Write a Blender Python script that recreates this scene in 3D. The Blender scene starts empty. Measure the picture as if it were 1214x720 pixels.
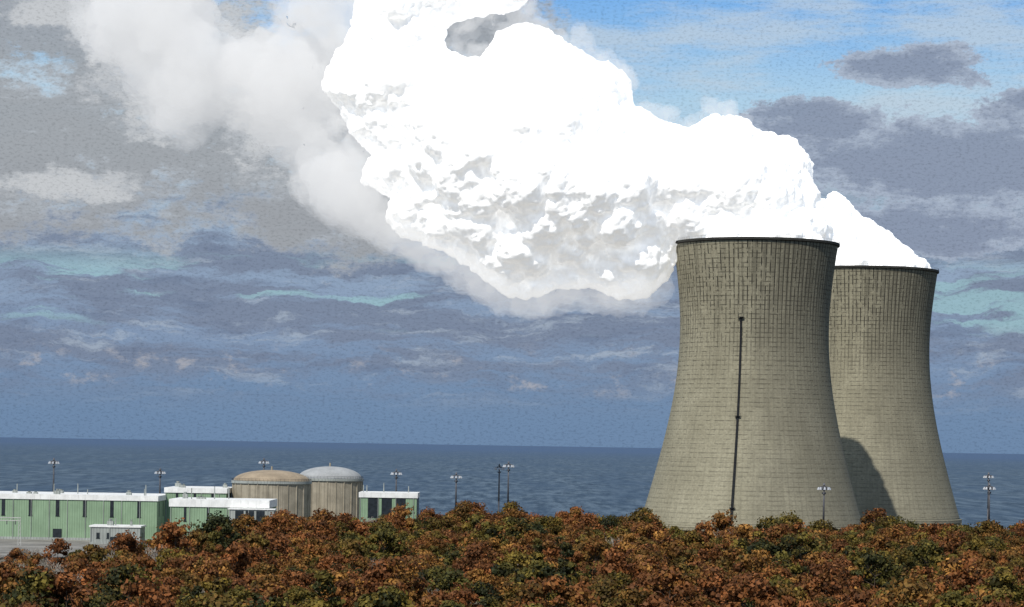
import bpy, math, random
import numpy as np
from mathutils import Vector, Matrix
random.seed(7); rng=np.random.default_rng(11)
scene=bpy.context.scene
scene.view_settings.view_transform='Standard'
scene.view_settings.look='None'
scene.view_settings.exposure=0
CAMZ=52.0
K=1.4; FP=2097*K
SUN_AZ=math.radians(23); SUN_EL=math.radians(47)
sun_dir=Vector((-math.sin(SUN_AZ)*math.cos(SUN_EL),-math.cos(SUN_AZ)*math.cos(SUN_EL),math.sin(SUN_EL)))

# ------------------------------------------------------------ node helpers
class NT:
    def __init__(s,tree): s.t=tree; s.n=tree.nodes; s.l=tree.links
    def new(s,typ,**kw):
        n=s.n.new(typ)
        for k,v in kw.items(): setattr(n,k,v)
        return n
    def put(s,sock,v):
        if isinstance(v,bpy.types.NodeSocket): s.l.new(v,sock)
        else: sock.default_value=v
    def m(s,op,a,b=0.0,c=None,clamp=False):
        n=s.n.new('ShaderNodeMath'); n.operation=op; n.use_clamp=clamp
        s.put(n.inputs[0],a); s.put(n.inputs[1],b)
        if c is not None: s.put(n.inputs[2],c)
        return n.outputs[0]
    def mr(s,v,a,b,c=0.0,d=1.0,smooth=True):
        n=s.n.new('ShaderNodeMapRange')
        if smooth: n.interpolation_type='SMOOTHSTEP'
        s.put(n.inputs[0],v)
        for i,x in enumerate((a,b,c,d)): s.put(n.inputs[i+1],x)
        return n.outputs[0]
    def mix(s,f,a,b,blend='MIX'):
        n=s.n.new('ShaderNodeMix'); n.data_type='RGBA'; n.blend_type=blend
        s.put(n.inputs[0],f)
        for sock,v in ((n.inputs[6],a),(n.inputs[7],b)):
            if isinstance(v,(tuple,list)) and len(v)==3: v=(*v,1)
            s.put(sock,v)
        return n.outputs[2]
    def noise(s,vec,scale,detail=4,rough=.55,dist=0.0):
        n=s.n.new('ShaderNodeTexNoise'); s.put(n.inputs['Vector'],vec)
        n.inputs['Scale'].default_value=scale; n.inputs['Detail'].default_value=detail
        n.inputs['Roughness'].default_value=rough; n.inputs['Distortion'].default_value=dist
        return n.outputs[0]
    def comb(s,x,y,z=0.0):
        n=s.n.new('ShaderNodeCombineXYZ')
        s.put(n.inputs[0],x); s.put(n.inputs[1],y); s.put(n.inputs[2],z); return n.outputs[0]
    def ramp(s,f,stops,interp='LINEAR'):
        n=s.n.new('ShaderNodeValToRGB'); s.put(n.inputs[0],f); r=n.color_ramp; r.interpolation=interp
        while len(r.elements)>1: r.elements.remove(r.elements[-1])
        r.elements[0].position=stops[0][0]; r.elements[0].color=(*stops[0][1],1)
        for p,c in stops[1:]:
            e=r.elements.new(p); e.color=(*c,1)
        return n.outputs[0]
def newmat(name):
    m=bpy.data.materials.new(name); m.use_nodes=True
    nt=NT(m.node_tree); b=m.node_tree.nodes['Principled BSDF']
    return m,nt,b
def coords(nt,which='Object'):
    return nt.new('ShaderNodeTexCoord').outputs[which]
def sep(nt,v):
    n=nt.new('ShaderNodeSeparateXYZ'); nt.put(n.inputs[0],v); return n.outputs
def srgb(r,g,b):
    f=lambda c:(c/255/12.92) if c/255<=.04045 else ((c/255+.055)/1.055)**2.4
    return (f(r),f(g),f(b))

def simple(name,col,rough=.8,var=.25,scale=.3,metal=0,stripe=None,dirt=True):
    m,nt,b=newmat(name)
    co=coords(nt)
    n=nt.noise(co,scale,6,.6)
    c=nt.mix(nt.mr(n,.3,.7),tuple(x*(1-var) for x in col),tuple(min(1,x*(1+var)) for x in col))
    if dirt:
        x,y,z=sep(nt,co)
        st=nt.noise(nt.comb(x,y,nt.m('MULTIPLY',z,.08)),1.2,5,.7)
        c=nt.mix(nt.mr(st,.5,.75,0,.45),c,tuple(v*.45 for v in col))
    if stripe:
        x,y,z=sep(nt,co)
        f=nt.m('FRACT',nt.m('MULTIPLY',nt.m('ADD',x,y),1/stripe))
        c=nt.mix(nt.m('MULTIPLY',nt.m('LESS_THAN',f,.3),.4),c,tuple(v*.45 for v in col))
    nt.put(b.inputs['Base Color'],c); b.inputs['Roughness'].default_value=rough
    b.inputs['Metallic'].default_value=metal
    b.inputs['Specular IOR Level'].default_value=.25
    return m

# ------------------------------------------------------------ mesh helpers
def mesh_obj(name,verts,faces,mat=None,smooth=False,parent=None,loc=(0,0,0),link=True):
    me=bpy.data.meshes.new(name); me.from_pydata([tuple(v) for v in verts],[],[tuple(f) for f in faces]); me.update()
    if smooth:
        for p in me.polygons: p.use_smooth=True
    o=bpy.data.objects.new(name,me); o.location=loc
    if link: scene.collection.objects.link(o)
    if mat: me.materials.append(mat)
    if parent: o.parent=parent
    return o
def empty(name,loc=(0,0,0)):
    e=bpy.data.objects.new(name,None); e.location=loc; scene.collection.objects.link(e); e.empty_display_size=5
    return e
class MB:
    def __init__(s): s.v=[]; s.f=[]
    def box(s,x0,x1,y0,y1,z0,z1):
        i=len(s.v)
        s.v+=[(x0,y0,z0),(x1,y0,z0),(x1,y1,z0),(x0,y1,z0),(x0,y0,z1),(x1,y0,z1),(x1,y1,z1),(x0,y1,z1)]
        s.f+=[(i,i+3,i+2,i+1),(i+4,i+5,i+6,i+7),(i,i+1,i+5,i+4),(i+1,i+2,i+6,i+5),(i+2,i+3,i+7,i+6),(i+3,i,i+4,i+7)]
        return s
    def tube(s,a,b,ra,rb,n=8,cap=True):
        a=Vector(a); b=Vector(b); d=(b-a).normalized()
        u=d.orthogonal().normalized(); w=d.cross(u); i=len(s.v)
        for p,r in ((a,ra),(b,rb)):
            for k in range(n):
                t=2*math.pi*k/n; s.v.append(tuple(p+u*math.cos(t)*r+w*math.sin(t)*r))
        for k in range(n):
            k2=(k+1)%n; s.f.append((i+k,i+k2,i+n+k2,i+n+k))
        if cap:
            s.f.append(tuple(i+k for k in reversed(range(n)))); s.f.append(tuple(i+n+k for k in range(n)))
        return s
    def lathe(s,prof,n=96,close=False):
        i=len(s.v); m=len(prof)
        for r,z in prof:
            for k in range(n):
                t=2*math.pi*k/n; s.v.append((r*math.cos(t),r*math.sin(t),z))
        for j in range(m-1 if not close else m):
            j2=(j+1)%m
            for k in range(n):
                k2=(k+1)%n
                s.f.append((i+j*n+k,i+j*n+k2,i+j2*n+k2,i+j2*n+k))
        return s
    def obj(s,name,mat=None,smooth=False,parent=None,loc=(0,0,0),link=True):
        return mesh_obj(name,s.v,s.f,mat,smooth,parent,loc,link)

# ------------------------------------------------------------ camera, sun, sky
cam=bpy.data.cameras.new('camera'); co=bpy.data.objects.new('camera',cam); scene.collection.objects.link(co)
co.location=(0,0,CAMZ); co.rotation_euler=(math.radians(90),-0.0165,0)
cam.sensor_width=36; cam.lens=FP/1214*36; cam.shift_y=167/1214; cam.clip_start=.5; cam.clip_end=200000
scene.camera=co
sl=bpy.data.lights.new('sun','SUN'); sl.energy=4.2; sl.angle=math.radians(.6); sl.color=(1,.955,.88)
so=bpy.data.objects.new('sun',sl); scene.collection.objects.link(so)
so.rotation_euler=sun_dir.to_track_quat('Z','Y').to_euler(); so.location=(-300,-300,600)

w=bpy.data.worlds.new('sky'); scene.world=w; w.use_nodes=True
nt=NT(w.node_tree)
for n in list(nt.n): nt.n.remove(n)
sky=nt.new('ShaderNodeTexSky'); sky.sky_type='NISHITA'; sky.sun_disc=False
sky.sun_elevation=SUN_EL; sky.sun_rotation=math.radians(180)+SUN_AZ
sky.air_density=1.0; sky.dust_density=.3; sky.ozone_density=2.5
gen=coords(nt,'Generated')
x,y,z=sep(nt,gen)
az=nt.m('MULTIPLY',nt.m('ARCTAN2',x,y),K); el=nt.m('MULTIPLY',nt.m('ARCSINE',z),K)
def SC(c,k=10.0): return tuple(v*k for v in c)
wn=nt.noise(nt.comb(az,nt.m('MULTIPLY',el,2.0)),14,6,.6)
wn2=nt.noise(nt.comb(nt.m('ADD',az,5.3),nt.m('MULTIPLY',el,1.6)),34,8,.66)
wn3=nt.noise(nt.comb(nt.m('ADD',az,1.3),nt.m('MULTIPLY',el,1.9)),120,6,.7)
elw=nt.m('ADD',el,nt.m('MULTIPLY',nt.m('SUBTRACT',wn,.5),.03))
grad=nt.ramp(nt.m('MULTIPLY',elw,4.0),[(0.0,srgb(108,134,166)),(.10,srgb(112,138,170)),(.25,srgb(130,150,178)),(.45,srgb(148,168,192)),(.62,srgb(180,202,218)),(.78,srgb(172,206,230)),(.92,srgb(138,186,232)),(1.0,srgb(122,176,232))])
gs=nt.new('ShaderNodeVectorMath',operation='SCALE'); nt.put(gs.inputs[0],grad); gs.inputs['Scale'].default_value=10
c=nt.mix(nt.mr(el,.30,.75),gs.outputs[0],sky.outputs[0])
# stratus streaks
st=nt.noise(nt.comb(nt.m('MULTIPLY',az,7.0),nt.m('MULTIPLY',elw,46.0),2.0),1.6,9,.68)
low=nt.m('MULTIPLY',nt.mr(el,.012,.05),nt.mr(el,.175,.12))
c=nt.mix(nt.m('MULTIPLY',nt.mr(st,.40,.54),nt.m('MULTIPLY',low,.85)),c,SC(srgb(120,132,154)))
st2=nt.noise(nt.comb(nt.m('MULTIPLY',az,13.0),nt.m('MULTIPLY',elw,80.0),9.0),1.3,9,.7)
c=nt.mix(nt.m('MULTIPLY',nt.mr(st2,.53,.66),nt.m('MULTIPLY',low,.7)),c,SC(srgb(165,178,194)))
st4=nt.noise(nt.comb(nt.m('MULTIPLY',az,16.0),nt.m('MULTIPLY',elw,85.0),31.0),1.3,9,.7)
c=nt.mix(nt.m('MULTIPLY',nt.mr(st4,.5,.66),nt.m('MULTIPLY',low,.6)),c,SC(srgb(106,120,145)))
# turquoise gaps
st3=nt.noise(nt.comb(nt.m('MULTIPLY',az,5.0),nt.m('MULTIPLY',elw,50.0),21.0),1.2,7,.6)
g3=nt.m('MULTIPLY',nt.mr(el,.06,.072),nt.mr(el,.11,.09))
c=nt.mix(nt.m('MULTIPLY',nt.mr(st3,.54,.60),nt.m('MULTIPLY',g3,.8)),c,SC(srgb(152,188,198)))
low2=nt.m('MULTIPLY',nt.mr(el,.025,.033),nt.mr(el,.06,.045))
c=nt.mix(nt.m('MULTIPLY',nt.mr(wn2,.53,.66),nt.m('MULTIPLY',low2,.7)),c,SC(srgb(174,174,180)))
# high veils
ci=nt.noise(nt.comb(nt.m('MULTIPLY',az,6.0),nt.m('MULTIPLY',el,30.0),4.0),1.5,9,.66)
hi=nt.mr(el,.13,.16)
c=nt.mix(nt.m('MULTIPLY',nt.mr(ci,.40,.62),nt.m('MULTIPLY',hi,.7)),c,SC(srgb(190,205,218)))
def blob(c,items,col,coltop,edge=.12,amp=1.5,op=.95):
    f=None
    for (a0,e0,ra,re) in items:
        dx=nt.m('DIVIDE',nt.m('SUBTRACT',az,a0),ra); dy=nt.m('DIVIDE',nt.m('SUBTRACT',el,e0),re)
        d=nt.m('SQRT',nt.m('ADD',nt.m('MULTIPLY',dx,dx),nt.m('MULTIPLY',dy,dy)))
        v=nt.m('SUBTRACT',1.0,d)
        f=v if f is None else nt.m('MAXIMUM',f,v)
    nn=nt.m('ADD',nt.m('MULTIPLY',nt.m('SUBTRACT',wn2,.5),amp),nt.m('MULTIPLY',nt.m('SUBTRACT',wn,.5),amp))
    nn=nt.m('ADD',nn,nt.m('MULTIPLY',nt.m('SUBTRACT',wn3,.5),.9))
    f=nt.m('ADD',f,nn)
    mask=nt.mr(f,0,edge)
    inner=nt.mix(nt.mr(nt.m('ADD',f,nt.m('MULTIPLY',nt.m('SUBTRACT',st2,.5),1.6)),.05,.6),coltop,col)
    return nt.mix(nt.m('MULTIPLY',mask,op),c,inner)
c=blob(c,[(.222,.212,.05,.013),(.25,.16,.13,.032),(.17,.18,.05,.016),(.21,.125,.09,.02),(.29,.195,.02,.006)],SC(srgb(136,148,170)),SC(srgb(170,182,200)),edge=.2)
c=blob(c,[(-.27,.16,.22,.06),(-.15,.18,.15,.07),(-.33,.26,.16,.07),(-.10,.13,.09,.03),(-.02,.235,.05,.03),(-.24,.22,.10,.05)],SC(srgb(157,161,166)),SC(srgb(180,186,193)),edge=.5,amp=1.8,op=.92)
c=blob(c,[(-.19,.215,.07,.035),(-.25,.235,.035,.012),(-.2,.18,.03,.02),(-.13,.19,.05,.05),(-.25,.14,.05,.012)],SC(srgb(206,209,212)),SC(srgb(184,189,195)),edge=.35,amp=1.9,op=.75)
# fine mottling of the cloud deck
mt=nt.noise(nt.comb(nt.m('MULTIPLY',az,.7),nt.m('MULTIPLY',el,1.3)),620,4,.75)
mk=nt.mr(mt,.34,.52,.80,1.03)
ms=nt.new('ShaderNodeVectorMath',operation='SCALE'); nt.put(ms.inputs[0],c); nt.put(ms.inputs['Scale'],mk)
bg=nt.new('ShaderNodeBackground'); nt.put(bg.inputs[0],ms.outputs[0]); bg.inputs[1].default_value=.1
wo=nt.new('ShaderNodeOutputWorld'); nt.l.new(bg.outputs[0],wo.inputs[0])

# ------------------------------------------------------------ ground + lake
m_ground,nt,b=newmat('forest_floor')
co_=coords(nt)
c=nt.mix(nt.mr(nt.noise(co_,.05,8,.65),.35,.65),(.035,.04,.015),(.10,.075,.035))
nt.put(b.inputs['Base Color'],c); b.inputs['Roughness'].default_value=1
def sstep(t): t=max(0,min(1,t)); return t*t*(3-2*t)
xs=[-60000,-6000,-2500]+[i for i in range(-1200,1201,60)]+[2500,6000,60000]
ys=[-60000,-5000,-1000,-300,-100]+[i for i in range(-50,451,15)]+[600,800,1000,1200,1400,1600,1680,1695,1715,1760]
V=[];F=[]
for yy in ys:
    for xx in xs:
        r=math.hypot(xx*.6,max(yy,0)); h=50*(1-sstep(r/380)) if yy>-10000 else 0
        bump=.6*math.sin(xx*.021)*math.cos(yy*.017)
        zz=h+ (bump if 0<yy<1600 and h<1 else 0)*.5
        if yy>=1695: zz=-4 if yy==1695 else (-14 if yy==1715 else -22)
        V.append((xx,yy,zz))
nx=len(xs)
for j in range(len(ys)-1):
    for i in range(nx-1): F.append((j*nx+i,j*nx+i+1,(j+1)*nx+i+1,(j+1)*nx+i))
mesh_obj('ground',V,F,m_ground,True)
m_lake,nt,b=newmat('lake_water')
co_=coords(nt); x,y,z=sep(nt,co_)
n1=nt.noise(nt.comb(nt.m('MULTIPLY',x,.10),nt.m('MULTIPLY',y,.012)),.5,10,.8)
n2=nt.noise(nt.comb(nt.m('MULTIPLY',x,.012),nt.m('MULTIPLY',y,.0012)),.6,10,.75)
c=nt.mix(nt.mr(n1,.40,.60),srgb(52,68,84),srgb(96,112,126))
c=nt.mix(nt.mr(n2,.42,.6,0,.6),c,srgb(62,80,100))
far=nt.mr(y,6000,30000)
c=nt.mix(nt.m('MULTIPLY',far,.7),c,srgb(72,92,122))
nt.put(b.inputs['Base Color'],c); b.inputs['Roughness'].default_value=.8
b.inputs['IOR'].default_value=1.33; b.inputs['Specular IOR Level'].default_value=.15
bp=nt.new('ShaderNodeBump'); bp.inputs['Strength'].default_value=.8; bp.inputs['Distance'].default_value=2.5
nt.put(bp.inputs['Height'],n1); nt.put(b.inputs['Normal'],bp.outputs[0])
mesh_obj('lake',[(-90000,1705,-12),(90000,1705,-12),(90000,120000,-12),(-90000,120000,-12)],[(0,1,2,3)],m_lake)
m_yard=simple('plant_yard_gravel',(.2,.19,.17),.95,.35,.05,dirt=False)
mesh_obj('plant_yard',[(-420,950,.8),(-170,1064,.8),(-60,1204,.8),(330,1169,.8),(330,1610,.8),(-420,1610,.8)],[(0,1,2,3,4,5)],m_yard)

# ------------------------------------------------------------ cooling towers
m_con,nt,b=newmat('tower_concrete')
co_=coords(nt); x,y,z=sep(nt,co_)
ang=nt.m('ARCTAN2',y,x)
cx_=nt.m('MULTIPLY',nt.m('COSINE',ang),45.0); sy_=nt.m('MULTIPLY',nt.m('SINE',ang),45.0)
cyl=nt.comb(cx_,sy_,z)
big=nt.noise(cyl,.035,6,.6)
fine=nt.noise(cyl,.9,6,.7)
streak=nt.noise(nt.comb(cx_,sy_,nt.m('MULTIPLY',z,.05)),.55,6,.7)
band=nt.noise(nt.comb(0.0,0.0,z),.7,3,.6)
# right side: shade painted into the concrete, plus denser stain streaks
side_cos=nt.m('COSINE',nt.m('ADD',ang,math.radians(42)))
shade_stain=nt.mr(nt.m('ADD',side_cos,nt.m('MULTIPLY',nt.m('SUBTRACT',nt.noise(cyl,.08,6,.65),.5),.8)),.35,.95)
c=nt.mix(nt.mr(big,.35,.65),(.28,.26,.185),(.37,.345,.25))
c=nt.mix(nt.mr(fine,.35,.65,0,.45),c,(.17,.155,.11))
c=nt.mix(nt.mr(band,.45,.65,0,.35),c,(.18,.165,.115))
c=nt.mix(nt.m('MULTIPLY',shade_stain,.48),c,(.13,.12,.092))
hl=nt.m('LESS_THAN',nt.m('FRACT',nt.m('MULTIPLY',z,1/2.3)),.2)
vl=nt.m('LESS_THAN',nt.m('FRACT',nt.m('MULTIPLY',ang,110/(2*math.pi))),.24)
upper=nt.mr(z,78,135,.10,1.0)
brk=nt.noise(cyl,.3,5,.65)
c=nt.mix(nt.m('MULTIPLY',hl,nt.m('MULTIPLY',nt.mr(brk,.42,.6),nt.mr(z,20,130,.45,.85))),c,(.06,.055,.042))
brk2=nt.noise(nt.comb(cx_,sy_,nt.m('MULTIPLY',z,.9)),.28,6,.7)
c=nt.mix(nt.m('MULTIPLY',vl,nt.m('MULTIPLY',nt.mr(nt.m('ADD',brk2,nt.m('MULTIPLY',shade_stain,.1)),.46,.54),upper)),c,(.035,.033,.026))
c=nt.mix(nt.m('MULTIPLY',nt.mr(nt.m('ADD',streak,nt.m('MULTIPLY',shade_stain,.07)),.47,.64),nt.mr(z,82,150,.14,.6)),c,(.08,.074,.056))
nt.put(b.inputs['Base Color'],c); b.inputs['Roughness'].default_value=.92; b.inputs['Specular IOR Level'].default_value=.15
bp=nt.new('ShaderNodeBump'); bp.inputs['Strength'].default_value=.6; bp.inputs['Distance'].default_value=.3
nt.put(bp.inputs['Height'],nt.m('SUBTRACT',fine,nt.m('MULTIPLY',nt.m('MAXIMUM',hl,vl),.6))); nt.put(b.inputs['Normal'],bp.outputs[0])
m_rim=simple('rim_stained_concrete',(.03,.03,.026),.9,.3,.4)
m_steel=simple('dark_steel',(.02,.02,.022),.6,.3,.5,dirt=False)
HT=155.0
PROF=[(157,42.0),(146,40.4),(134,39.0),(121,38.0),(108.6,37.7),(98,38.0),(87,39.2),(76,40.7),(65.7,42.6),(55,45),(44,47.7),(33,50.6),(22.8,53.6),(11,57)]
pz=np.array([p[0] for p in PROF]); pr=np.array([p[1] for p in PROF])
pf=np.polyfit(pz,pr,5)
rad=lambda z: float(np.polyval(pf,z))
def tower(loc,with_ladder):
    e=empty('cooling_tower',loc)
    zs=[11+i*(HT-11)/56 for i in range(57)]
    prof=[(rad(z)-(.9 if z<150 else .7),z) for z in reversed(zs)]
    outer=[(rad(z),z) for z in zs]
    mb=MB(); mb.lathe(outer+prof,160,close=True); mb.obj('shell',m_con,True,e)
    R=rad(HT)
    mb=MB(); mb.lathe([(R+.02,HT-1.2),(R+.8,HT-.9),(R+.8,HT+.3),(R-.9,HT+.3),(R-.9,HT-.6)],160); mb.obj('rim_cornice',m_rim,False,e)
    mb=MB()
    for k in range(120):
        t=2*math.pi*k/120; t2=2*math.pi*(k+1)/120
        p=Vector((math.cos(t)*(R+.6),math.sin(t)*(R+.6),HT+.3)); q=Vector((math.cos(t2)*(R+.6),math.sin(t2)*(R+.6),HT+.3))
        mb.tube(p,p+Vector((0,0,1.1)),.05,.05,4); mb.tube(p+Vector((0,0,1.1)),q+Vector((0,0,1.1)),.05,.05,4)
    mb.obj('rim_handrail',m_steel,False,e)
    R0=rad(11)
    mb=MB(); mb.lathe([(R0+.7,10.4),(R0+.7,12.2),(R0+.03,12.6)],160); mb.obj('lintel_ring',m_con,False,e)
    mb=MB(); N=48
    for k in range(N):
        t=2*math.pi*k/N; d=2*math.pi/N*.5
        for s in (-1,1):
            a=(math.cos(t)*(R0+2.6),math.sin(t)*(R0+2.6),.3); bb=(math.cos(t+s*d)*(R0-.1),math.sin(t+s*d)*(R0-.1),10.9)
            mb.tube(a,bb,.5,.5,8)
    mb.obj('support_columns',m_con,True,e)
    mb=MB(); mb.lathe([(R0+4.5,.2),(R0+4.5,2.0),(R0+3.9,2.0),(R0+3.9,.2)],120); mb.obj('basin_wall',m_con,False,e)
    mb=MB(); mb.lathe([(R0-2,.5),(R0-2,10),(20,10.2)],64); mb.obj('fill_packing',m_steel,False,e)
    if with_ladder:
        mb=MB(); t=math.radians(-90-15.5)
        def P(z,off=.5,da=0): r=rad(z)+off; return Vector((math.cos(t+da/45)*r,math.sin(t+da/45)*r,z))
        zz=12
        while zz<115.5:
            for s in (-.45,.45): mb.tube(P(zz,.6,s),P(min(zz+3,116),.6,s),.14,.14,5)
            mb.tube(P(zz,.7,0),P(min(zz+3,116),.7,0),.22,.22,5)
            for q in range(3): mb.tube(P(zz+q,.6,-.45),P(zz+q,.6,.45),.06,.06,4)
            zz+=3
        for zl in (22,67,116):
            p=P(zl,.9); mb.box(p.x-1.3,p.x+1.3,p.y-.9,p.y+.8,zl-.15,zl+.15)
            for s in (-1.3,1.3): mb.tube((p.x+s,p.y-.9,zl),(p.x+s,p.y-.9,zl+1.4),.08,.08,4)
            mb.tube((p.x-1.3,p.y-.9,zl+1.4),(p.x+1.3,p.y-.9,zl+1.4),.08,.08,4)
        mb.obj('service_ladder',m_steel,False,e)
    return e
T1=(122.3,900*K,0.8); T2=(203,1026*K,0.8)
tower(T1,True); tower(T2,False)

# ------------------------------------------------------------ steam
def pt(px,py,D): # image pixels -> metres on the vertical plane at distance D
    u=px-607; v=527-py
    return ((u-v*.0165)*D/FP, CAMZ+(v+u*.0165)*D/FP)
def poly_dist(P,poly):
    n=len(poly); d=np.full(len(P),1e9); ins=np.zeros(len(P),bool)
    for i in range(n):
        a=poly[i]; b_=poly[(i+1)%n]; ab=b_-a
        t=np.clip(((P-a)@ab)/(ab@ab),0,1); q=a+t[:,None]*ab
        d=np.minimum(d,np.hypot(*(P-q).T))
        c1=(a[1]>P[:,1])!=(b_[1]>P[:,1])
        xi=(b_[0]-a[0])*(P[:,1]-a[1])/((b_[1]-a[1])+1e-12)+a[0]
        ins^=(c1&(P[:,0]<xi))
    return d,ins
import bmesh
def ico(sub):
    bm=bmesh.new(); bmesh.ops.create_icosphere(bm,subdivisions=sub,radius=1)
    v=np.array([tuple(q.co) for q in bm.verts]); f=np.array([[q.index for q in p.verts] for p in bm.faces]); bm.free(); return v,f
IV,IF=ico(2)
def balls_for(pxpoly,D,n,rmin,rmax,thick=1.0,cap=52):
    poly=np.array([pt(a,b_,D) for a,b_ in pxpoly])
    lo=poly.min(0); hi=poly.max(0); out=[]
    while len(out)<n:
        P=rng.uniform(lo,hi,(800,2)); d,ins=poly_dist(P,poly)
        for p,dd,i in zip(P,d,ins):
            if not i or dd<1.3: continue
            if dd>cap and rng.random()<.3: continue
            r=min(dd,rng.uniform(rmin,rmax) if rng.random()<.7 else rng.uniform(rmax,rmax*1.8))
            off=math.sqrt(max(0,min(dd,cap)**2-r*r))*thick
            s=rng.choice([-1,1]) if rng.random()<.8 else rng.uniform(-1,1)
            out.append((p[0],D+s*off,p[1],r))
    return out[:n]
def blobs_mesh(name,balls,mat,voxel,disp,it=2):
    vs=[];fs=[];k=0
    for (bx,by,bz,r) in balls:
        vs.append(IV*r*np.array([1,1,1])+np.array([bx,by,bz])); fs.append(IF+k); k+=len(IV)
    vs=np.concatenate(vs); fs=np.concatenate(fs)
    o=mesh_obj(name,vs.tolist(),fs.tolist(),mat,True)
    r=o.modifiers.new('remesh','REMESH'); r.mode='VOXEL'; r.voxel_size=voxel; r.use_smooth_shade=True
    sm=o.modifiers.new('smooth','SMOOTH'); sm.factor=.5; sm.iterations=it
    for i,(size,strg) in enumerate(disp):
        tx=bpy.data.textures.new(name+'_t%d'%i,'CLOUDS'); tx.noise_scale=size; tx.noise_depth=4
        dm=o.modifiers.new('d%d'%i,'DISPLACE'); dm.texture=tx; dm.texture_coords='LOCAL'; dm.strength=strg; dm.mid_level=.5
    return o
m_steam,nt,b=newmat('steam')
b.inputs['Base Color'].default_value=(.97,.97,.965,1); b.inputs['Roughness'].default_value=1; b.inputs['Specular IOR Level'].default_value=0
b.inputs['Emission Color'].default_value=(1,1,.99,1); b.inputs['Emission Strength'].default_value=.42  # glow stands in for sunlight scattered within the plume, lifts its creases
A=[(803,303),(795,332),(768,352),(735,356),(700,342),(660,345),(640,356),(602,354),(575,335),(545,312),(500,290),(470,275),(450,250),(462,235),(420,215),(440,185),(420,165),(400,130),(378,100),(395,60),(415,40),(420,0),(410,-70),(660,-70),(640,-10),(612,14),(560,20),(530,34),(530,58),(550,70),(572,66),(588,38),(625,24),(650,35),(690,62),(725,74),(748,95),(752,125),(790,145),(815,150),(845,133),(885,140),(905,158),(945,178),(968,225),(986,262),(990,285),(984,308),(806,308)]
B=[(1100,335),(1103,316),(1080,295),(1045,268),(1015,250),(995,226),(965,232),(965,190),(945,165),(905,156),(850,150),(790,200),(850,270),(940,305),(942,335)]
bl=balls_for(A,900*K,2200,1.6,8,thick=.7)+balls_for(B,1026*K,800,2,7,cap=38)
for T in (T1,T2):
    for i in range(60):
        a=rng.uniform(0,6.28); r=33*math.sqrt(rng.random())
        bl.append((T[0]+r*math.cos(a),T[1]+r*math.sin(a),153+rng.uniform(0,6),rng.uniform(5,7)))
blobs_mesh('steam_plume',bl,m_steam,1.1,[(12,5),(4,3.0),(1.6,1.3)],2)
# thin, dispersing steam downwind: scattering volume, emission added for multiply scattered light
def thin(name,dens,glow):
    m,nt,b=newmat(name); nt.n.remove(b)
    pv=nt.new('ShaderNodeVolumePrincipled'); pv.inputs['Color'].default_value=(.98,.98,.98,1); pv.inputs['Density'].default_value=dens
    pv.inputs['Emission Color'].default_value=(.98,.985,.99,1); pv.inputs['Emission Strength'].default_value=glow*dens
    nt.l.new(pv.outputs[0],nt.n['Material Output'].inputs['Volume']); return m
C=[(75,-70),(255,-70),(262,10),(290,40),(318,20),(315,-70),(440,-70),(440,60),(400,140),(450,200),(480,270),(560,335),(600,372),(560,362),(500,322),(440,290),(380,262),(345,235),(325,190),(300,170),(262,150),(245,172),(225,182),(192,178),(160,120),(110,75),(85,50)]
bl=balls_for(C,915*K,420,2.5,11,cap=26)
C2=[(420,150),(470,260),(560,300),(620,335),(700,325),(790,310),(802,345),(768,372),(735,380),(690,368),(640,384),(590,378),(545,350),(470,308),(380,264),(350,200)]
bl+=balls_for(C2,900*K-6,300,3,9,cap=26)
# frayed fringe around the dense plume
Aw=[pt(a,b_,900*K) for a,b_ in A[3:-7]]
for (a,b_) in zip(Aw[:-1],Aw[1:]):
    L=math.hypot(b_[0]-a[0],b_[1]-a[1])
    for i in range(int(L/2.2)+1):
        t=rng.random(); r=rng.uniform(2,6.5)
        bl.append((a[0]+(b_[0]-a[0])*t+rng.normal()*2.2,900*K+rng.uniform(-14,14),a[1]+(b_[1]-a[1])*t+rng.normal()*2.2,r))
blobs_mesh('drifting_steam',bl,thin('thin_steam',.036,.38),1.7,[(14,8),(5,6),(2,2.5)],1)

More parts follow.
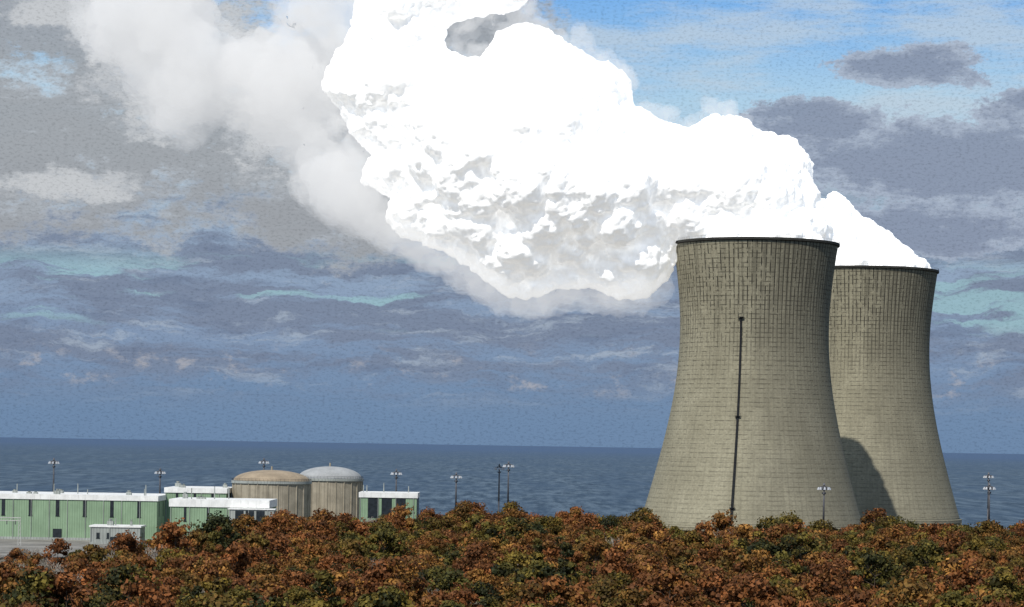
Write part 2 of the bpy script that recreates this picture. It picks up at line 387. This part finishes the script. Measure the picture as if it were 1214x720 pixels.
# ------------------------------------------------------------ buildings
m_green=simple('green_siding',(.22,.32,.205),.7,.12,.1,stripe=1.2)
m_white=simple('white_roofing',(.72,.72,.70),.7,.12,.2,dirt=True)
m_dark=simple('dark_glazing',(.02,.025,.03),.3,.3,.5,dirt=False)
m_grey=simple('grey_siding',(.3,.32,.3),.7,.15,.1,stripe=1.5)
m_buff=simple('buff_concrete',(.31,.275,.21),.9,.18,.2,stripe=1.6)
m_dome1=simple('weathered_dome',(.30,.24,.17),.8,.2,.15)
m_dome2=simple('pale_dome',(.31,.32,.325),.8,.15,.15)
def building(name,x0,x1,y0,y1,h,fas,wall,win=None,vents=0):
    d=y1-y0; y0=y0*K
    e=empty(name,((x0+x1)/2,y0,.8)); hw=(x1-x0)/2
    MB().box(-hw,hw,0,d,-.5,h-fas).obj('walls',wall,False,e)
    MB().box(-hw-.5,hw+.5,-.5,d+.5,h-fas,h).obj('roof_fascia',m_white,False,e)
    mb=MB()
    if win:
        (w,step,z0,z1)=win; xx=-hw+step*.6
        while xx<hw-w:
            mb.box(xx,xx+w,-.12,.3,z0,z1); mb.box(xx-.15,xx+w+.15,-.3,.2,z0-.3,z0-.02); xx+=step
        yy=step*.5
        while yy<d-w:
            mb.box(hw-.3,hw+.12,yy,yy+w,z0,z1); yy+=step
        mb.obj('windows',m_dark,False,e)
    MB().box(-hw-.15,hw+.15,-.15,d+.15,-.5,1.2).obj('plinth',m_grey,False,e)
    MB().box(-2.2,2.2,-.25,.2,1.21,5.5 if h>10 else 3.6).obj('roller_door',m_dark,False,e)
    mb=MB(); xx=-hw+.4
    while xx<hw: mb.tube((xx,-.3,1.25),(xx,-.3,h-fas-.02),.16,.16,6); xx+=9
    mb.obj('downpipes',m_grey,False,e)
    mb=MB()
    for i in range(vents):
        vx=random.uniform(-hw*.9,hw*.9); vy=random.uniform(3,d*.6); s=random.uniform(.5,1.6); hh=random.uniform(1.2,3.5)
        if random.random()<.4: mb.tube((vx,vy,h),(vx,vy,h+hh*1.8),.28,.22,8)
        else: mb.box(vx-s,vx+s,vy-s,vy+s,h,h+hh*.6); mb.tube((vx,vy,h+hh*.6),(vx,vy,h+hh*.9),s*.5,s*.7,8)
    if vents: mb.obj('roof_vents',m_grey,False,e)
    return e
building('turbine_hall',-275,-176,880,935,22.6,2.6,m_green,(1.8,13.5,12.0,19.9),vents=14)
building('service_building',-163,-116,846,885,22.4,3.6,m_green,(1.2,11,12,18.7),vents=6)
building('auxiliary_building',-176,-145,900,945,26.4,2.6,m_green,(1.3,9,14,23.7),vents=4)
building('control_building',-77,-48,900,930,25.6,2.6,m_green,(5.2,7.0,13,22.9),vents=4)
building('glazed_annex',-134,-112.5,840.6,848,18.6,.5,m_grey,(4.0,5.0,3.5,17.5))
building('maintenance_shed',-202,-178,850,866,9,.8,m_grey,(1.6,5.0,3,5.5),vents=3)
m_galv=simple('galvanised_steel',(.09,.09,.1),.5,.2,1.0,dirt=False)
m_pale=simple('pale_painted_steel',(.4,.4,.38),.6,.15,.5)
for gx in (-256,-236):
    e=empty('substation_gantry',(gx,1160,.8)); mb=MB()
    for s in (-6,6):
        for q in (-.7,.7): mb.tube((s+q,0,0),(s+q*.4,0,13),.16,.12,5)
        for i in range(6): mb.tube((s-.7,0,i*2.1),(s+.65,0,i*2.1+2.1),.09,.09,4)
    mb.tube((-6.5,0,13),(6.5,0,13),.2,.2,6); mb.tube((-6.5,0,11.6),(6.5,0,11.6),.2,.2,6)
    for i in range(8): mb.tube((-6+i*1.5,0,11.6),(-5.2+i*1.5,0,13),.08,.08,4)
    mb.obj('lattice_frame',m_pale,False,e); mb=MB()
    for i in (-4,0,4): mb.tube((i,0,11.6),(i,0,9.8),.25,.25,6)
    mb.obj('insulators',m_galv,False,e)

def containment(loc,R,hw,hd,mdome):
    e=empty('containment_building',loc)
    MB().lathe([(R,-.5),(R,hw)],96).obj('wall',m_buff,True,e)
    mb=MB(); mb.lathe([(R+.02,hw-1.2),(R+.7,hw-1.0),(R+.7,hw+.3),(R-.2,hw+.3)],96).obj('ring_girder',m_grey,False,e)
    prof=[]
    for i in range(13):
        t=i/12*math.pi/2; prof.append(((R-.3)*math.cos(t)+.01,hw+.3+hd*math.sin(t)))
    MB().lathe(prof,96).obj('dome',mdome,True,e)
    mb=MB()
    for k in range(24):
        t=2*math.pi*k/24; c_,s_=math.cos(t),math.sin(t)
        mb.tube((c_*(R+.1),s_*(R+.1),0),(c_*(R+.1),s_*(R+.1),hw-1.2),.35,.35,6)
    mb.tube((0,0,hw+hd),(0,0,hw+hd+2.2),.5,.4,8)
    mb.obj('buttresses',m_buff,False,e)
    mb=MB()
    for k in range(60):
        t=2*math.pi*k/60; t2=2*math.pi*(k+1)/60
        p=Vector((math.cos(t)*(R+.4),math.sin(t)*(R+.4),hw+.3)); q=Vector((math.cos(t2)*(R+.4),math.sin(t2)*(R+.4),hw+.3))
        mb.tube(p,p+Vector((0,0,1.2)),.06,.06,4); mb.tube(p+Vector((0,0,1.2)),q+Vector((0,0,1.2)),.07,.07,4)
    mb.obj('handrail',m_steel,False,e)
containment((-124,915*K,.8),20,30.0,5.6,m_dome1)
containment((-98,955*K,.8),17.5,31.0,6.4,m_dome2)

# ------------------------------------------------------------ high-mast lights
m_lens=simple('luminaire_lens',(.35,.37,.4),.3,.1,1.0,dirt=False)
def mast(px,py,D):
    D=D*K
    X,Z=pt(px,py,D); e=empty('floodlight_mast',(X,D,.5))
    h=Z-.5
    MB().tube((0,0,0),(0,0,h*.5),.6,.48,10).tube((0,0,h*.5),(0,0,h),.48,.34,10).tube((0,0,0),(0,0,.6),1.0,1.0,10).obj('pole',m_galv,True,e)
    mb=MB(); mb.tube((0,0,h-1.3),(0,0,h-.9),1.9,1.9,16); mb.tube((0,0,h-.1),(0,0,h+.9),.7,.2,8)
    for k in range(8):
        t=2*math.pi*k/8; mb.tube((0,0,h-.4),(2.3*math.cos(t),2.3*math.sin(t),h-1.1),.12,.12,5)
    mb.tube((0,0,h-4.2),(0,0,h-3.4),.9,.9,8)
    mb.obj('head_frame',m_galv,False,e)
    mb=MB()
    for k in range(8):
        t=2*math.pi*k/8; a=(2.3*math.cos(t),2.3*math.sin(t),h-1.1)
        mb.tube(a,(a[0]*1.12,a[1]*1.12,h-2.3),.35,.7,8)
    mb.obj('luminaires',m_lens,False,e)
for p in [(64,545,960),(190,557,960),(313,545,1010),(470,558,935),(541,562,925),(592,552,980),(603,549,930),(977,575,800),(1172,562,1000),(1173,575,850)]: mast(*p)

# ------------------------------------------------------------ trees
m_bark=simple('bark',(.06,.045,.032),.95,.3,1.5,dirt=False)
m_bark2=simple('pale_bark',(.30,.27,.23),.95,.3,1.5,dirt=False)
m_leaf,nt,b=newmat('autumn_leaves')
oi=nt.new('ShaderNodeObjectInfo')
at=nt.new('ShaderNodeAttribute',attribute_name='tint'); 
f=nt.m('ADD',oi.outputs['Random'],nt.m('MULTIPLY',nt.m('SUBTRACT',at.outputs['Fac'],.5),.26),clamp=True)
c=nt.ramp(f,[(0,(.03,.035,.012)),(.06,(.07,.065,.016)),(.16,(.13,.105,.02)),(.27,(.21,.145,.025)),(.38,(.11,.07,.018)),(.50,(.23,.115,.026)),(.62,(.26,.095,.028)),(.72,(.13,.055,.02)),(.84,(.30,.105,.03)),(.92,(.17,.075,.028)),(1,(.35,.17,.04))])
at2=nt.new('ShaderNodeAttribute',attribute_name='shade')
c=nt.mix(1.0,c,nt.mr(at2.outputs['Fac'],0,1,.08,1.45,False),'MULTIPLY')
nt.put(b.inputs['Base Color'],c); b.inputs['Roughness'].default_value=.7; b.inputs['Specular IOR Level'].default_value=.2
tr=nt.new('ShaderNodeBsdfTranslucent'); nt.put(tr.inputs[0],c)
mx=nt.new('ShaderNodeMixShader'); mx.inputs[0].default_value=.15
nt.l.new(b.outputs[0],mx.inputs[1]); nt.l.new(tr.outputs[0],mx.inputs[2]); nt.l.new(mx.outputs[0],nt.n['Material Output'].inputs[0])
def limbs(mb,rs,H,crown,n,sub=3):
    tips=[]
    p=Vector((0,0,-.5)); r=.32; pts=[p]
    for i in range(6):
        q=Vector((p.x+rs.uniform(-.25,.25),p.y+rs.uniform(-.25,.25),-.5+(H*.85)*(i+1)/6)); mb.tube(p,q,r,r*.78,7,False); r*=.78; p=q; pts.append(p)
    for k in range(n):
        i=rs.randint(2,5); s=pts[i]; a=rs.uniform(0,6.28); L=crown*rs.uniform(.55,.95)*(1-.1*(i-2))
        e_=s+Vector((math.cos(a)*L,math.sin(a)*L,L*rs.uniform(.4,1.0))); mid=s.lerp(e_,.5)+Vector((0,0,-.3))
        mb.tube(s,mid,.14,.09,5,False); mb.tube(mid,e_,.09,.03,5,False); tips.append(e_)
        for j in range(sub):
            b0=mid.lerp(e_,rs.uniform(0,.8)); e2=b0+Vector((rs.uniform(-1,1),rs.uniform(-1,1),rs.uniform(.2,1.3)))*L*.42
            mb.tube(b0,e2,.05,.015,4,False); tips.append(e2)
    return tips
def leafy(name,seed,H,W,nleaf,conic=False):
    rs=random.Random(seed); r_=np.random.default_rng(seed)
    mb=MB(); tips=limbs(mb,rs,H,W*.5,9)
    cl=[]
    for i in range(24):
        a=rs.uniform(0,6.28); zf=rs.uniform(0,1)
        if conic: rr=(1-zf)*.95+.05; zc=H*(.15+.85*zf)
        else: rr=math.sin(math.pi*(.14+.82*zf**.9))**.8; zc=H*(.28+.66*zf)
        rad_=W*.5*rr*math.sqrt(rs.uniform(.3,1))
        cl.append((Vector((math.cos(a)*rad_,math.sin(a)*rad_,zc)),rs.uniform(.9,2.3)*(W/10),rs.random()))
    cl+= [(t,rs.uniform(.8,1.3),rs.random()) for t in tips[::3]]
    nf0=len(mb.f); nv0=len(mb.v)
    V=[];tint=[];sh=[]
    per=nleaf//len(cl)
    for c_,r,tt in cl:
        d=r_.normal(size=(per,3)); d/=np.linalg.norm(d,axis=1)[:,None]; rr=r*(r_.uniform(.3,1.08,per)**.6)
        ctr=np.array(c_)+d*rr[:,None]*np.array([1.15,1.15,.8])
        nrm=d+r_.normal(size=(per,3))*.5; nrm/=np.linalg.norm(nrm,axis=1)[:,None]
        t1=np.cross(nrm,r_.normal(size=(per,3))); t1/=np.linalg.norm(t1,axis=1)[:,None]; t2=np.cross(nrm,t1)
        s=r_.uniform(.18,.42,per)[:,None]
        q=np.stack([ctr-t1*s-t2*s*.7,ctr+t1*s-t2*s*.5,ctr+t1*s*.8+t2*s,ctr-t1*s*.9+t2*s*.6],1)
        cs=rs.random()
        V.append(q.reshape(-1,3)); tint+=list(np.clip(tt+r_.normal(size=per)*.15,0,1)); sh+=list(np.clip(r_.uniform(0,1,per)*.4+.6*cs,0,1))
    V=np.concatenate(V); nl=len(V)//4
    F=(np.arange(nl*4).reshape(-1,4)+nv0).tolist()
    o=mesh_obj(name,mb.v+V.tolist(),mb.f+F,m_bark,False,link=False); me=o.data; me.materials.append(m_leaf)
    mi=np.zeros(len(me.polygons),np.int32); mi[nf0:]=1; me.polygons.foreach_set('material_index',mi)
    for nm,arr in (('tint',tint),('shade',sh)):
        a=me.attributes.new(nm,'FLOAT','FACE'); full=np.zeros(len(me.polygons),np.float32); full[nf0:]=arr; a.data.foreach_set('value',full)
    return o
def bare(name,seed,H,W):
    rs=random.Random(seed); mb=MB(); tips=limbs(mb,rs,H,W*.5,16,6)
    for t in tips:
        for j in range(3):
            mb.tube(t-Vector((0,0,.3)),t+Vector((rs.uniform(-1,1),rs.uniform(-1,1),rs.uniform(.2,1.4))),.05,.03,3,False)
    return mb.obj(name,m_bark2,False,link=False)
coll=bpy.data.collections.new('autumn_tree_set')
protos=[leafy('tree_a%02d'%i,100+i,random.uniform(12.5,16.5),random.uniform(9,14),3600) for i in range(10)]
protos.append(leafy('tree_b00',300,17,6.5,3500,True)); protos.append(bare('tree_c00',400,13,8))
for p in protos: coll.objects.link(p)
pts=[];rot=[];scl=[];pick=[]
lim_px=[(-400,600),(0,640),(130,672),(250,750),(400,820),(450,880),(520,915),(700,915),(760,850),(900,826),(1022,826),(1045,870),(1214,870),(1700,890)]
yy=345.0*K
while yy<925*K:
    xx=-.33*yy/K-60
    while xx<.33*yy/K+60:
        X=xx+rng.uniform(-4.5,4.5); Y=yy+rng.uniform(-4.5,4.5)
        px=607+X/Y*FP
        lim=np.interp(px,[a for a,_ in lim_px],[b_ for _,b_ in lim_px])*K+rng.normal()*14
        if Y<lim and rng.random()<.92:
            pts.append((X,Y,0.0)); rot.append(rng.uniform(0,6.28))
            s=rng.uniform(.66,1.12) if rng.random()<.88 else rng.uniform(1.12,1.45)
            if px<260 and Y>lim-130: s*=.75
            scl.append(s)
            r=rng.random()
            k=int(rng.integers(0,10))
            if r>.98: k=10
            if r<.02 or (px<200 and Y>lim-260 and r<.5): k=11
            pick.append(k)
        xx+=10.2
    yy+=10.2
fo=mesh_obj('autumn_forest',pts,[])
me=fo.data
for nm,arr,ty in (('rotz',rot,'FLOAT'),('scl',scl,'FLOAT'),('pick',pick,'INT')):
    a=me.attributes.new(nm,ty,'POINT'); a.data.foreach_set('value',arr)
g=bpy.data.node_groups.new('forest_scatter','GeometryNodeTree')
g.interface.new_socket('Geometry',in_out='INPUT',socket_type='NodeSocketGeometry'); g.interface.new_socket('Geometry',in_out='OUTPUT',socket_type='NodeSocketGeometry')
gi=g.nodes.new('NodeGroupInput'); go=g.nodes.new('NodeGroupOutput')
ip=g.nodes.new('GeometryNodeInstanceOnPoints'); ci_=g.nodes.new('GeometryNodeCollectionInfo')
ci_.inputs['Collection'].default_value=coll; ci_.inputs['Separate Children'].default_value=True; ci_.inputs['Reset Children'].default_value=True
def na(n,ty):
    q=g.nodes.new('GeometryNodeInputNamedAttribute'); q.data_type=ty; q.inputs['Name'].default_value=n; return q.outputs['Attribute']
g.links.new(gi.outputs[0],ip.inputs['Points']); g.links.new(ci_.outputs[0],ip.inputs['Instance'])
ip.inputs['Pick Instance'].default_value=True; g.links.new(na('pick','INT'),ip.inputs['Instance Index'])
cx=g.nodes.new('ShaderNodeCombineXYZ'); g.links.new(na('rotz','FLOAT'),cx.inputs[2]); g.links.new(cx.outputs[0],ip.inputs['Rotation'])
g.links.new(na('scl','FLOAT'),ip.inputs['Scale']); g.links.new(ip.outputs[0],go.inputs[0])
md=fo.modifiers.new('scatter','NODES'); md.node_group=g
print('trees',len(pts))
